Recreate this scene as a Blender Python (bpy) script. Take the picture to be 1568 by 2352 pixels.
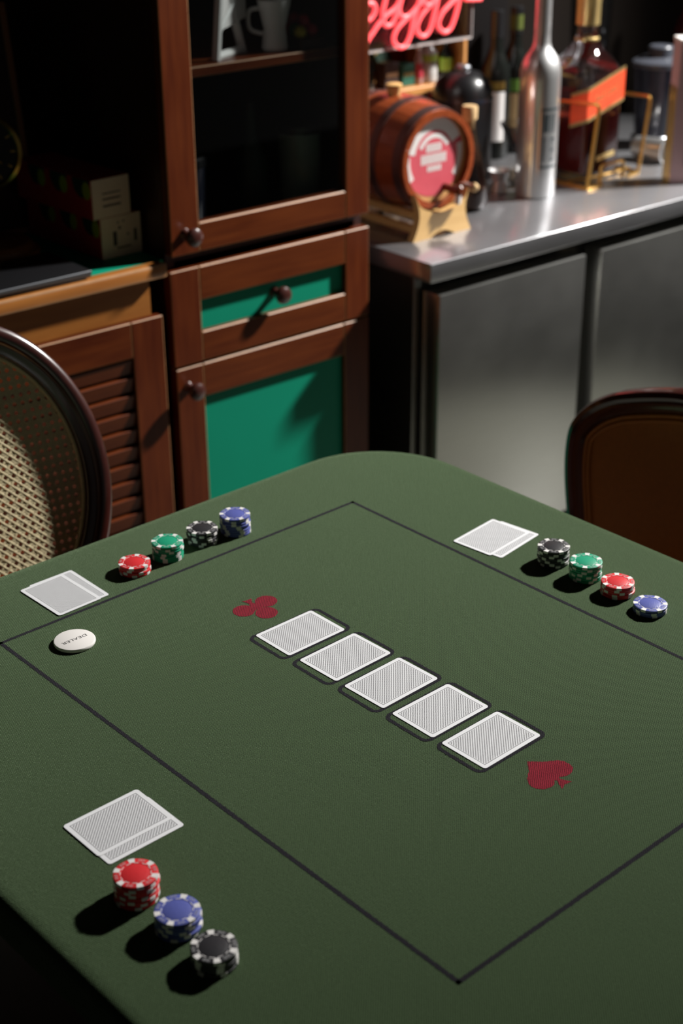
import bpy, bmesh, math, random
from mathutils import Vector, Matrix
random.seed(7)
for o in list(bpy.data.objects): bpy.data.objects.remove(o)
sc = bpy.context.scene
COL = sc.collection
PI = math.pi

# ------------------------------------------------------------------ camera
YAW, PITCH, ROLL = 0.6944, 0.4578, -0.0072
d = Vector((math.sin(YAW)*math.cos(PITCH), math.cos(YAW)*math.cos(PITCH), -math.sin(PITCH)))
r = Vector((math.cos(YAW), -math.sin(YAW), 0)); u = r.cross(d)
r2 = r*math.cos(ROLL) + u*math.sin(ROLL); u2 = -r*math.sin(ROLL) + u*math.cos(ROLL)
cam = bpy.data.cameras.new('camera'); camo = bpy.data.objects.new('camera', cam); COL.objects.link(camo)
camo.matrix_world = Matrix(((r2.x, u2.x, -d.x, -0.9008), (r2.y, u2.y, -d.y, -1.2439), (r2.z, u2.z, -d.z, 1.668), (0, 0, 0, 1)))
cam.sensor_fit = 'HORIZONTAL'; cam.sensor_width = 24.0
cam.lens = 3438.3/1568*24.0
cam.clip_start = 0.05
cam.dof.use_dof = True; cam.dof.focus_distance = 1.68; cam.dof.aperture_fstop = 4.4
sc.camera = camo

# ------------------------------------------------------------------ world, lamp, exposure
w = bpy.data.worlds.new('world'); sc.world = w; w.use_nodes = True
bg = w.node_tree.nodes['Background']; bg.inputs[0].default_value = (1, .95, .9, 1); bg.inputs[1].default_value = 0.032
L = bpy.data.lights.new('room_lamp', 'SPOT'); L.energy = 1500; L.shadow_soft_size = 0.10; L.spot_size = math.radians(64); L.spot_blend = .8; L.color = (1, .975, .94)
Lo = bpy.data.objects.new('room_lamp', L); COL.objects.link(Lo); Lo.location = (3.6, 0.0, 3.12)
Lo.rotation_euler = (Vector((1.2, .6, .85))-Lo.location).to_track_quat('-Z', 'Y').to_euler()
vs = sc.view_settings
vs.view_transform = 'Standard'; vs.look = 'None'; vs.gamma = 1; vs.use_curve_mapping = False; vs.exposure = 0.0

# ------------------------------------------------------------------ material helpers
def nmat(name):
    m = bpy.data.materials.new(name); m.use_nodes = True
    nt = m.node_tree; b = nt.nodes['Principled BSDF']
    return m, nt, b
def P(name, col, rough=.5, metal=0., spec=.5, coat=0., var=0., vscale=60, bump=0., **kw):
    m, nt, b = nmat(name)
    b.inputs['Base Color'].default_value = (*col, 1); b.inputs['Roughness'].default_value = rough
    b.inputs['Metallic'].default_value = metal; b.inputs['Specular IOR Level'].default_value = spec
    b.inputs['Coat Weight'].default_value = coat; b.inputs['Coat Roughness'].default_value = .12
    for k, v in kw.items(): b.inputs[k].default_value = v
    tc = nt.nodes.new('ShaderNodeTexCoord'); n = nt.nodes.new('ShaderNodeTexNoise')
    n.inputs['Scale'].default_value = vscale; n.inputs['Detail'].default_value = 4
    nt.links.new(tc.outputs['Object'], n.inputs['Vector'])
    if var > 0:
        mx = nt.nodes.new('ShaderNodeMix'); mx.data_type = 'RGBA'
        mx.inputs[6].default_value = tuple(c*(1-var) for c in col)+(1,); mx.inputs[7].default_value = tuple(min(1, c*(1+var)) for c in col)+(1,)
        nt.links.new(n.outputs[0], mx.inputs[0]); nt.links.new(mx.outputs[2], b.inputs['Base Color'])
    if bump > 0:
        bp = nt.nodes.new('ShaderNodeBump'); bp.inputs['Strength'].default_value = bump; bp.inputs['Distance'].default_value = .002
        nt.links.new(n.outputs[0], bp.inputs['Height']); nt.links.new(bp.outputs[0], b.inputs['Normal'])
    return m
class N:      # tiny node-math helper
    def __init__(s, nt): s.nt = nt
    def m(s, op, a, b=None, c=None):
        n = s.nt.nodes.new('ShaderNodeMath'); n.operation = op
        for i, v in enumerate((a, b, c)):
            if v is None: continue
            if hasattr(v, 'is_output'): s.nt.links.new(v, n.inputs[i])
            else: n.inputs[i].default_value = v
        return n.outputs[0]
    def mix(s, f, a, b):
        n = s.nt.nodes.new('ShaderNodeMix'); n.data_type = 'RGBA'
        for i, v in ((0, f), (6, a), (7, b)):
            if hasattr(v, 'is_output'): s.nt.links.new(v, n.inputs[i])
            else: n.inputs[i].default_value = v if i == 0 else (*v, 1)
        return n.outputs[2]
    def xyz(s, out='Object'):
        t = s.nt.nodes.new('ShaderNodeTexCoord'); p = s.nt.nodes.new('ShaderNodeSeparateXYZ')
        s.nt.links.new(t.outputs[out], p.inputs[0]); return p.outputs[0], p.outputs[1], p.outputs[2], t.outputs[out]
    def noise(s, vec, scale, detail=3, stretch=None):
        if stretch:
            mp = s.nt.nodes.new('ShaderNodeMapping'); mp.inputs['Scale'].default_value = stretch
            s.nt.links.new(vec, mp.inputs[0]); vec = mp.outputs[0]
        n = s.nt.nodes.new('ShaderNodeTexNoise'); n.inputs['Scale'].default_value = scale; n.inputs['Detail'].default_value = detail
        s.nt.links.new(vec, n.inputs['Vector']); return n.outputs[0]
def wood(name, c1, c2, rough=.32, axis='Z', coat=.35, scale=14, spec=.5):
    m, nt, b = nmat(name); k = N(nt); x, y, z, v = k.xyz()
    st = {'Z': (6, 6, .5), 'X': (.5, 6, 6), 'Y': (6, .5, 6)}[axis]
    n = k.noise(v, scale, 6, st); n2 = k.noise(v, 5, 3)
    f = k.m('MULTIPLY_ADD', n2, .6, k.m('MULTIPLY_ADD', n, 1.1, -.35))
    cl = nt.nodes.new('ShaderNodeClamp'); nt.links.new(f, cl.inputs[0])
    nt.links.new(k.mix(cl.outputs[0], c1, c2), b.inputs['Base Color'])
    nt.links.new(k.m('MULTIPLY_ADD', n2, .2, rough-.1), b.inputs['Roughness'])
    b.inputs['Specular IOR Level'].default_value = spec
    b.inputs['Coat Weight'].default_value = coat; b.inputs['Coat Roughness'].default_value = .18
    bp = nt.nodes.new('ShaderNodeBump'); bp.inputs['Strength'].default_value = .06; bp.inputs['Distance'].default_value = .001
    nt.links.new(n, bp.inputs['Height']); nt.links.new(bp.outputs[0], b.inputs['Normal'])
    return m
def clear(name, tint=(1, 1, 1), rough=.02, refl=.9, rim=.9):
    m, nt, b = nmat(name); nt.nodes.remove(b)
    out = [n for n in nt.nodes if n.type == 'OUTPUT_MATERIAL'][0]; k = N(nt)
    lw = nt.nodes.new('ShaderNodeLayerWeight'); lw.inputs[0].default_value = .15
    t = nt.nodes.new('ShaderNodeBsdfTransparent'); nt.links.new(k.mix(lw.outputs['Facing'], tint, tuple(c*rim for c in tint)), t.inputs[0])
    g = nt.nodes.new('ShaderNodeBsdfGlossy'); g.inputs['Roughness'].default_value = rough
    fr = nt.nodes.new('ShaderNodeFresnel'); fr.inputs[0].default_value = 1.5
    mx = nt.nodes.new('ShaderNodeMixShader'); nt.links.new(k.m('MULTIPLY', fr.outputs[0], refl), mx.inputs[0]); nt.links.new(t.outputs[0], mx.inputs[1]); nt.links.new(g.outputs[0], mx.inputs[2])
    nt.links.new(mx.outputs[0], out.inputs[0]); return m
def steel(name, col=(.62, .62, .62), rough=.3, aniso=.6, grain=(60, 1, 1), amp=.1):
    m, nt, b = nmat(name); k = N(nt); x, y, z, v = k.xyz()
    n = k.noise(v, 12, 4, grain); n2 = k.noise(v, 6, 4)
    b.inputs['Metallic'].default_value = 1
    nt.links.new(k.mix(n, tuple(c*.86 for c in col), col), b.inputs['Base Color'])
    nt.links.new(k.m('ADD', k.m('MULTIPLY', n, amp), k.m('MULTIPLY_ADD', n2, amp, rough-amp)), b.inputs['Roughness'])
    b.inputs['Anisotropic'].default_value = aniso
    return m
def satin(name, col, r_soft, r_sharp, mixf, grain):
    m, nt, b = nmat(name); k = N(nt); x, y, z, v = k.xyz(); nt.nodes.remove(b)
    out = [n for n in nt.nodes if n.type == 'OUTPUT_MATERIAL'][0]
    n = k.noise(v, 10, 5, grain); n2 = k.noise(v, 7, 4); g = []
    for rr, amp in ((r_soft, .12), (r_sharp, .10)):
        gl = nt.nodes.new('ShaderNodeBsdfAnisotropic'); nt.links.new(k.mix(n, tuple(c*.82 for c in col), col), gl.inputs['Color'])
        nt.links.new(k.m('MULTIPLY_ADD', n2, amp, rr-amp/2), gl.inputs['Roughness']); g.append(gl)
    mx = nt.nodes.new('ShaderNodeMixShader'); mx.inputs[0].default_value = mixf
    nt.links.new(g[0].outputs[0], mx.inputs[1]); nt.links.new(g[1].outputs[0], mx.inputs[2]); nt.links.new(mx.outputs[0], out.inputs[0]); return m
def emit(name, col, s):
    m, nt, b = nmat(name); b.inputs['Base Color'].default_value = (*col, 1)
    b.inputs['Emission Color'].default_value = (*col, 1); b.inputs['Emission Strength'].default_value = s; return m
def felt(name, col, sheen=.35):
    m, nt, b = nmat(name); k = N(nt); x, y, z, v = k.xyz()
    # diagonal ribs with short cross breaks, slightly wobbling
    wob = k.m('MULTIPLY', k.noise(v, 220, 3), .0016)
    q = 2*PI/.0020; q2 = 2*PI/.0021
    uu = k.m('ADD', k.m('MULTIPLY', k.m('SUBTRACT', x, y), .7071), wob)
    vv = k.m('ADD', k.m('MULTIPLY', k.m('ADD', x, y), .7071), wob)
    rib = k.m('MULTIPLY_ADD', k.m('SINE', k.m('MULTIPLY', uu, q)), .5, .5)
    brk = k.m('MULTIPLY_ADD', k.m('SINE', k.m('ADD', k.m('MULTIPLY', vv, q2), k.m('MULTIPLY', uu, q*.5))), .5, .5)
    hgt = k.m('ADD', k.m('MULTIPLY', rib, .72), k.m('MULTIPLY', brk, .28))
    fuzz = k.noise(v, 620, 4); patch = k.noise(v, 9, 4)
    f = k.m('ADD', k.m('MULTIPLY', hgt, .62), k.m('MULTIPLY', k.m('SUBTRACT', fuzz, .25), 1.0))
    c = k.mix(f, tuple(a*.16 for a in col), tuple(a*1.85 for a in col))
    c = k.mix(k.m('MULTIPLY', patch, .35), c, tuple(a*.8 for a in col))
    nt.links.new(c, b.inputs['Base Color']); b.inputs['Roughness'].default_value = .9; b.inputs['Specular IOR Level'].default_value = .08
    b.inputs['Sheen Weight'].default_value = sheen; b.inputs['Sheen Roughness'].default_value = .45
    tint = [a/max(col) for a in col]; b.inputs['Sheen Tint'].default_value = tuple(.35+.65*a for a in tint)+(1,)
    bp = nt.nodes.new('ShaderNodeBump'); bp.inputs['Strength'].default_value = .75; bp.inputs['Distance'].default_value = .0011
    nt.links.new(k.m('ADD', hgt, k.m('MULTIPLY', fuzz, .6)), bp.inputs['Height']); nt.links.new(bp.outputs[0], b.inputs['Normal'])
    return m

M = {}
M['felt'] = felt('green_felt', (.0250, .0435, .0168), .30)
M['ink'] = felt('black_print_on_felt', (.0065, .006, .008), .1)
M['redink'] = felt('red_print_on_felt', (.17, .008, .018), .15)
M['mahog'] = wood('mahogany', (.052, .0075, .0035), (.150, .033, .008), coat=.06, spec=.22)
M['mahogX'] = wood('mahogany_rail', (.054, .0085, .0036), (.160, .038, .0085), axis='X', coat=.06, spec=.22)
M['amber'] = wood('amber_wood', (.24, .075, .012), (.42, .16, .03), axis='X', rough=.4)
M['dark'] = wood('dark_wood', (.022, .006, .004), (.05, .012, .007), rough=.4)
M['chairwood'] = wood('chair_mahogany', (.024, .004, .003), (.055, .010, .006), rough=.3, coat=1.0)
M['chairwood'].node_tree.nodes['Principled BSDF'].inputs['Coat Roughness'].default_value = .12
M['worn'] = P('worn_edge', (.34, .17, .07), .5, var=.35, vscale=40)
M['green'] = P('green_lacquer', (.001, .25, .145), .5, spec=.2, var=.06, vscale=8)
M['knob'] = P('dark_knob_wood', (.055, .016, .012), .28, coat=.5, var=.2)
M['glass'] = clear('pane_glass', (.86, .88, .88), refl=.45)
M['acrylic'] = clear('acrylic', (.80, .79, .80), refl=.9)
M['acrylic_edge'] = P('acrylic_edge', (.62, .56, .54), .35, **{'Transmission Weight': .3})
M['bglass'] = clear('bottle_glass', (.94, .94, .95), .04, .85, .45)
M['steel'] = satin('brushed_steel_top', (.56, .56, .58), .54, .17, .6, (1, 30, 30))
M['steeldoor'] = satin('brushed_steel_door', (.60, .60, .57), .48, .24, .80, (1, 40, 40))
M['steeldark'] = P('dark_steel', (.09, .09, .08), .45, metal=.8)
M['black'] = P('black_plastic', (.008, .008, .009), .3)
M['rubber'] = P('black_gasket', (.006, .006, .006), .6)
M['silver'] = satin('silver_bottle_metal', (.80, .80, .80), .50, .14, .45, (30, 30, 1))
M['white'] = P('white_ceramic', (.75, .74, .72), .35)
M['cardedge'] = P('card_edge', (.8, .8, .79), .5)
M['gold'] = P('gold_wire', (.72, .42, .11), .3, metal=1)
M['goldfoil'] = P('gold_foil', (.70, .52, .22), .32, metal=.8)
M['brass'] = P('aged_brass', (.55, .38, .10), .3, metal=1, var=.2)
M['amberliq'] = P('amber_liquid', (.085, .004, .003), .08, spec=.5, coat=.6)
M['cane'] = P('natural_cane', (.76, .64, .38), .5, var=.2, vscale=180, bump=.2)
M['leather'] = P('brown_leather', (.42, .15, .02), .5, var=.18, vscale=120, bump=.35)
M['piping'] = P('leather_piping', (.48, .18, .03), .5, var=.1)
M['floor'] = P('floor_tile', (.105, .106, .088), .45, var=.12, vscale=3)
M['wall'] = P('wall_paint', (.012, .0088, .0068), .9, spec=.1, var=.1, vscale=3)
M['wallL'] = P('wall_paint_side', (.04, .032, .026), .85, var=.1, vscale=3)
M['ceil'] = P('ceiling_paint', (.05, .045, .04), .9, var=.1, vscale=3)
M['barrel'] = wood('barrel_stave_wood', (.20, .035, .010), (.34, .075, .022), rough=.26, axis='Y', coat=.6)
M['barrelhead'] = wood('barrel_head_wood', (.50, .27, .09), (.68, .42, .18), rough=.5, axis='X', coat=.1)
M['hoop'] = P('hoop_metal', (.16, .085, .075), .35, metal=.7, var=.1)
M['stand'] = wood('stand_pine', (.56, .32, .10), (.72, .46, .18), rough=.45, axis='X', coat=.15)
M['boxwood'] = wood('shelf_box_wood', (.42, .18, .05), (.58, .27, .08), rough=.45, axis='X', coat=.1)
M['cork'] = P('cork', (.48, .32, .15), .8, var=.25, vscale=220)
M['pinklabel'] = P('pink_barrel_label', (.62, .085, .115), .55, var=.12, vscale=40)
M['paper'] = P('white_paper', (.72, .69, .67), .6, var=.05)
M['redpaper'] = P('red_label', (.70, .07, .02), .45, var=.05)
M['cream'] = P('cream_card', (.66, .55, .40), .65, var=.05)
M['redbox'] = P('red_card', (.50, .022, .03), .5, var=.1)
M['yellowgreen'] = P('yellow_green_print', (.36, .38, .02), .55)
M['darkgreen'] = P('dark_green_print', (.012, .032, .02), .5)
M['greytext'] = P('grey_print', (.06, .055, .05), .6)
M['pink'] = P('pink_card', (.50, .33, .34), .6, var=.05)
M['wine'] = P('dark_bottle_glass', (.005, .006, .005), .22, spec=.35)
M['limegreen'] = P('lime_label', (.30, .42, .04), .5, var=.1)
M['bluegrey'] = P('smoked_plastic', (.018, .02, .03), .12, coat=.4)
M['glowred'] = emit('neon_tube_glow', (1.0, .09, .10), 1.35)
M['redcandy'] = P('red_sweet', (.45, .02, .04), .3); M['yelcandy'] = P('yellow_sweet', (.45, .36, .02), .3); M['grncandy'] = P('green_sweet', (.05, .22, .02), .3)
M['pale'] = P('pale_green_glass', (.22, .30, .26), .25, var=.1)
M['alu'] = P('brushed_aluminium', (.25, .26, .28), .35, metal=.9)

# ------------------------------------------------------------------ geometry helpers
def NB(): return bmesh.new()
def box(bm, x0, x1, y0, y1, z0, z1, bev=0., seg=1, emat=None, mat=None):
    mx = Matrix.Translation(((x0+x1)/2, (y0+y1)/2, (z0+z1)/2)) @ Matrix.Diagonal((x1-x0, y1-y0, z1-z0, 1))
    if mat is not None: mx = mat @ mx
    vs_ = bmesh.ops.create_cube(bm, size=1, matrix=mx)['verts']
    if bev > 0:
        es = list({e for v in vs_ for e in v.link_edges})
        rr = bmesh.ops.bevel(bm, geom=es, offset=bev, segments=seg, profile=.5, affect='EDGES')
        if emat is not None:
            for f in rr['faces']: f.material_index = emat
    return bm
def lathe(bm, prof, seg=32, mat=Matrix.Identity(4), cap=True):
    rings = []
    for (rr, z) in prof:
        rings.append([bm.verts.new(mat @ Vector((rr*math.cos(2*PI*i/seg), rr*math.sin(2*PI*i/seg), z))) for i in range(seg)])
    for a, b in zip(rings, rings[1:]):
        for i in range(seg): bm.faces.new((a[i], a[(i+1) % seg], b[(i+1) % seg], b[i]))
    if cap:
        bm.faces.new(list(reversed(rings[0]))); bm.faces.new(rings[-1])
    return bm
def tube(bm, pts, rad, seg=10, closed=False, flat=1.0):
    pts = [Vector(p) for p in pts]; n = len(pts); rings = []; up = None
    for i, p in enumerate(pts):
        if closed: t = pts[(i+1) % n]-pts[i-1]
        else: t = pts[min(i+1, n-1)]-pts[max(i-1, 0)]
        t.normalize()
        if up is None:
            up = Vector((0, 0, 1)) if abs(t.z) < .9 else Vector((1, 0, 0))
        a = up-t*up.dot(t); a.normalize(); b = t.cross(a); up = a
        rr = rad[i] if isinstance(rad, (list, tuple)) else rad
        rings.append([bm.verts.new(p+a*rr*math.cos(2*PI*j/seg)+b*rr*flat*math.sin(2*PI*j/seg)) for j in range(seg)])
    m = n if closed else n-1
    for i in range(m):
        A, B = rings[i], rings[(i+1) % n]
        for j in range(seg): bm.faces.new((A[j], A[(j+1) % seg], B[(j+1) % seg], B[j]))
    if not closed:
        bm.faces.new(list(reversed(rings[0]))); bm.faces.new(rings[-1])
    return bm
def prism(bm, poly, h0, h1, mat=Matrix.Identity(4)):
    a = [bm.verts.new(mat @ Vector((x, y, h0))) for x, y in poly]; b = [bm.verts.new(mat @ Vector((x, y, h1))) for x, y in poly]
    bm.faces.new(list(reversed(a))); bm.faces.new(b); n = len(poly)
    for i in range(n): bm.faces.new((a[i], a[(i+1) % n], b[(i+1) % n], b[i]))
    return bm
def rrect(x0, x1, y0, y1, rad, n=6):
    out = []
    for cx, cy, a0 in ((x1-rad, y1-rad, 0), (x0+rad, y1-rad, 90), (x0+rad, y0+rad, 180), (x1-rad, y0+rad, 270)):
        for i in range(n+1):
            a = math.radians(a0+90*i/n); out.append((cx+rad*math.cos(a), cy+rad*math.sin(a)))
    return out
def spline(pts, n=8, closed=False):
    P_ = [Vector(p) for p in pts]; N_ = len(P_); out = []
    rng = range(N_) if closed else range(N_-1)
    for i in rng:
        p0 = P_[i-1] if (closed or i > 0) else P_[0]; p1 = P_[i]; p2 = P_[(i+1) % N_]; p3 = P_[(i+2) % N_] if (closed or i+2 < N_) else P_[-1]
        for j in range(n):
            t = j/n
            out.append(.5*((2*p1)+(p2-p0)*t+(2*p0-5*p1+4*p2-p3)*t*t+(3*p1-p0-3*p2+p3)*t**3))
    if not closed: out.append(P_[-1])
    return out
def mesh_of(name, bm, mats, smooth=35):
    bmesh.ops.recalc_face_normals(bm, faces=bm.faces[:])
    me = bpy.data.meshes.new(name); bm.to_mesh(me); bm.free()
    for m in (mats if isinstance(mats, (list, tuple)) else [mats]): me.materials.append(M[m] if isinstance(m, str) else m)
    if smooth:
        me.polygons.foreach_set('use_smooth', [True]*len(me.polygons)); me.set_sharp_from_angle(angle=math.radians(smooth))
    return me
def link(name, me, parent=None, loc=None, rotz=0):
    o = bpy.data.objects.new(name, me); COL.objects.link(o)
    if parent: o.parent = parent
    if loc: o.location = loc
    if rotz: o.rotation_euler = (0, 0, rotz)
    return o
def obj(name, bm, mats, parent=None, world=False, smooth=35, label=None, loc=None, rotz=0):
    o = link(name, mesh_of(name, bm, mats, smooth), parent, loc, rotz)
    if parent and world: o.matrix_parent_inverse = wm(parent).inverted()
    if label: o['label'] = label
    return o
def wm(o):
    m = Matrix.LocRotScale(o.location, o.rotation_euler, None)
    if o.parent: m = wm(o.parent) @ o.matrix_parent_inverse @ m
    return m
def tag(o, label, cat, group=None, kind=None):
    o['label'] = label; o['category'] = cat
    if group: o['group'] = group
    if kind: o['kind'] = kind
    return o
def thing(name, label, cat, loc=(0, 0, 0), rotz=0, group=None):
    o = bpy.data.objects.new(name, None); COL.objects.link(o); o.location = loc; o.rotation_euler = (0, 0, rotz); o.empty_display_size = .05
    return tag(o, label, cat, group)
def struct(name, bm, mat, label, cat):
    o = obj(name, bm, mat, smooth=0); tag(o, label, cat, kind='structure'); return o
def orient(p, axis):       # matrix taking local z to axis, at p
    z = Vector(axis).normalized(); q = z.to_track_quat('Z', 'Y'); return Matrix.Translation(p) @ q.to_matrix().to_4x4()

# ------------------------------------------------------------------ room shell
struct('floor', box(NB(), -2.6, 4.2, -3.0, 1.60, -.05, 0), 'floor', 'pale grey floor around the table', 'floor')
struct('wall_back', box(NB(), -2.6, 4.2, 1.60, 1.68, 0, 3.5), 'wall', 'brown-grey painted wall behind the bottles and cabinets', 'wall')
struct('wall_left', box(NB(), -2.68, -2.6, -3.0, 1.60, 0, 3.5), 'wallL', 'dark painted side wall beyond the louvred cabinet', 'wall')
struct('ceiling', box(NB(), -2.6, 4.2, -3.0, 1.60, 3.5, 3.56), 'ceil', 'dark ceiling over the room', 'ceiling')

# ------------------------------------------------------------------ the card table
TH = 0.0357
E1 = Vector((math.cos(TH), math.sin(TH), 0)); E2 = Vector((math.sin(TH), -math.cos(TH), 0))
def TW(a, b, z=.75): v = E1*a+E2*b; return (v.x, v.y, z)
TA0, TA1, TB0, TB1 = -.468, .531, -.341, .722
table = thing('card_table', 'square card table with rounded corners covered in green felt', 'table', (0, 0, 0), TH)
def ring_of(ins, z, n=14):
    rad = .15-ins
    return [(x, y, z) for x, y in rrect(TA0+ins, TA1-ins, -TB1+ins, -TB0-ins, rad, n)]
bm = NB(); rings = []
for ins, z in ((.030, .7000), (.004, .7005), (0, .706), (0, .738), (.0012, .744), (.0045, .7480), (.010, .7497), (.018, .75)):
    rings.append([bm.verts.new(p) for p in ring_of(ins, z)])
for A, B in zip(rings, rings[1:]):
    n = len(A)
    for i in range(n): bm.faces.new((A[i], A[(i+1) % n], B[(i+1) % n], B[i]))
bm.faces.new(rings[-1]); bm.faces.new(list(reversed(rings[0])))
felt_o = obj('felt_cover', bm, 'felt', table, label='woven green felt cover with printed black lines')
bm = NB(); prism(bm, rrect(TA0+.02, TA1-.02, -TB1+.02, -TB0-.02, .13, 8), .485, .70); obj('table_frame', bm, 'dark', table, label='dark wooden apron under the felt, deepened to hide the lit floor')  # apron depth made up so the view below the felt stays dark
bm = NB(); box(bm, -.30, .06, -.50, .06, .03, .485, .004); obj('shading_pedestal', bm, 'dark', table)  # unseen solid base, added to block light passing under the table
bm = NB(); box(bm, -.34, .10, -.54, .10, 0, .03, .004); obj('foot_board', bm, 'dark', table)
# printed lines: ragged ribbons lying in the felt
def ribbon(bm, pts, wdt, z=.7502, closed=False, step=.0016, jit=.00032):
    P2 = [Vector((p[0], p[1], 0)) for p in pts]
    if closed: P2.append(P2[0].copy())
    dense = []
    for a, b in zip(P2, P2[1:]):
        n = max(1, int((b-a).length/step))
        for i in range(n): dense.append(a.lerp(b, i/n))
    if not closed: dense.append(P2[-1])
    n = len(dense); L_, R_ = [], []
    for i, p in enumerate(dense):
        t = (dense[(i+1) % n]-dense[i-1]) if closed else dense[min(i+1, n-1)]-dense[max(i-1, 0)]
        t.normalize(); nn = Vector((-t.y, t.x, 0))
        L_.append(bm.verts.new(p+nn*(wdt/2+random.uniform(-jit, jit))+Vector((0, 0, z)))); R_.append(bm.verts.new(p-nn*(wdt/2+random.uniform(-jit, jit))+Vector((0, 0, z))))
    for i in range(n if closed else n-1):
        j = (i+1) % n; bm.faces.new((R_[i], R_[j], L_[j], L_[i]))
    return bm
RA1, RB0 = .3307, -.1899; RA0, RB1 = RA1-.5629, RB0+.7492
for (p, q) in (((RA0, RB0), (RA1, RB0)), ((RA1, RB0), (RA1, RB1)), ((RA0, RB1), (RA1, RB1)), ((RA0, RB0), (RA0, RB1))):
    ex = (Vector(q)-Vector(p)).normalized()*.0024
    bm = NB(); ribbon(bm, [(p[0]-ex.x, -p[1]+ex.y), (q[0]+ex.x, -q[1]-ex.y)], .0048); obj('border_line', bm, 'ink', felt_o, smooth=0)
for k in range(5):
    t = k/4; a0 = -.0095+.0065*t; a1 = .0955+.0035*t; b0 = .0005+.0765*k*.995; b1 = b0+.0635
    bm = NB(); ribbon(bm, rrect(a0, a1, -b1, -b0, .008, 8), .0045, .7502+.00002*k, True); obj('card_outline', bm, 'ink', felt_o, smooth=0)
def jagged(poly, step=.0014, jit=.00035):
    out = []; n = len(poly)
    for i in range(n):
        a = Vector(poly[i]); b = Vector(poly[(i+1) % n]); m = max(1, int((b-a).length/step))
        for j in range(m):
            p = a.lerp(b, j/m); out.append((p.x+random.uniform(-jit, jit), p.y+random.uniform(-jit, jit)))
    return out
def flat(bm, poly, z):
    f = bm.faces.new([bm.verts.new((x, y, z)) for x, y in poly]); bmesh.ops.triangulate(bm, faces=[f])
bm = NB()
for i, (a, b) in enumerate(((.0622, -.0548), (.0445, -.0325), (.0268, -.0548))):
    flat(bm, jagged([(a+.0138*math.cos(t*PI/18), -b+.0138*math.sin(t*PI/18)) for t in range(36)]), .7502+.00002*i)
flat(bm, jagged([(.0500, .0560), (.0440, .0480), (.0380, .0535), (.0425, .0650), (.0395, .0745), (.0460, .0722), (.0530, .0728), (.0475, .0640)]), .75028)
flat(bm, jagged([(.036, .046), (.036, .058), (.054, .058), (.054, .046)]), .7503)
obj('club_print', bm, 'redink', felt_o, smooth=0, label='crimson club printed on the felt')
sp = [(.048, .3876), (.0608, .4000), (.0738, .4090), (.0765, .4207), (.0707, .4295), (.0594, .4310), (.0508, .4270), (.0503, .4310), (.053, .4363), (.0556, .4411), (.0467, .4395), (.0390, .4425), (.0418, .4361), (.0456, .4296), (.0438, .4278), (.0368, .4330), (.0241, .4300), (.0190, .4201), (.0242, .4088), (.0365, .4000)]
bm = NB()
top_s = [tuple(v) for v in spline([(a, -b, 0) for a, b in sp[1:7]], 5)] + [(a, -b) for a, b in sp[7:14]] + [tuple(v) for v in spline([(a, -b, 0) for a, b in sp[14:20]], 5)]
flat(bm, jagged([(sp[0][0], -sp[0][1])]+[(q[0], q[1]) for q in top_s]), .7502)
obj('spade_print', bm, 'redink', felt_o, smooth=0, label='crimson spade printed on the felt')

# ------------------------------------------------------------------ playing cards
def card_mat():
    m, nt, b = nmat('card_back_print'); k = N(nt); x, y, z, v = k.xyz()
    ax = k.m('ABSOLUTE', x); ay = k.m('ABSOLUTE', y)
    dx = k.m('SUBTRACT', ax, .044-.0052); dy = k.m('SUBTRACT', ay, .0315-.0052)
    dd = k.m('MAXIMUM', dx, dy)                                   # signed distance to the printed frame
    line = k.m('LESS_THAN', k.m('ABSOLUTE', dd), .00032)
    ins = k.m('LESS_THAN', dd, -.0009)
    s = k.m('MULTIPLY', k.m('ADD', x, y), .7071); t = k.m('MULTIPLY', k.m('SUBTRACT', x, y), .7071)
    zig = k.m('PINGPONG', s, .00118)                              # woven chevron columns
    ph = k.m('SINE', k.m('MULTIPLY', k.m('ADD', t, k.m('MULTIPLY', zig, 1.05)), 2*PI/.0025))
    col_ = k.m('MULTIPLY', k.m('GREATER_THAN', zig, .00016), k.m('LESS_THAN', zig, .00104))
    dots = k.m('MULTIPLY', k.m('GREATER_THAN', ph, .12), col_); thin = 0.0
    pat = k.m('MULTIPLY', k.m('MAXIMUM', dots, thin), ins)
    top = k.m('GREATER_THAN', z, .00025)
    f = k.m('MULTIPLY', k.m('MAXIMUM', pat, line), top)
    nt.links.new(k.mix(f, (.74, .745, .76), (.018, .018, .022)), b.inputs['Base Color'])
    b.inputs['Roughness'].default_value = .42; b.inputs['Specular IOR Level'].default_value = .35; return m
M['card'] = card_mat()
bm = NB(); prism(bm, rrect(-.044, .044, -.0315, .0315, .0035, 6), 0, .0003); card_me = mesh_of('playing_card', bm, 'card', 0)
def card(a, b, ang, z, label, group, tall=False):
    o = link('playing_card', card_me, None, TW(a, b, z), TH-math.radians(ang)+(PI/2 if tall else 0)); tag(o, label, 'playing card', group)
for i, (a, b, g) in enumerate(((.0438, .0317, 0), (.0469, .1083, -1.24), (.0482, .1838, -1.2), (.0491, .2605, -.21), (.0494, .3356, -.54))):
    card(a, b, g, .7504, ('face-down card of the middle row, closest to the red club', 'face-down card second from the red club in the middle row', 'centre card of the five face-down cards in the middle row', 'face-down card second from the red spade in the middle row', 'face-down card of the middle row, closest to the red spade')[i], 'five board cards')
card(-.3208, .2013, -.2, .7504, 'lower card of the foreground pair, touching the felt and mostly covered', 'hole cards')
card(-.3219, .1853, -.1, .7508, 'upper card of the foreground pair above the red chip stack', 'hole cards')
card(-.1031, -.2437, 0, .7504, 'lower card of the pair near the dealer button, showing a narrow strip', 'hole cards', True)
card(-.1168, -.2411, -1.5, .7508, 'upper card of the pair near the dealer button', 'hole cards', True)
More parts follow.
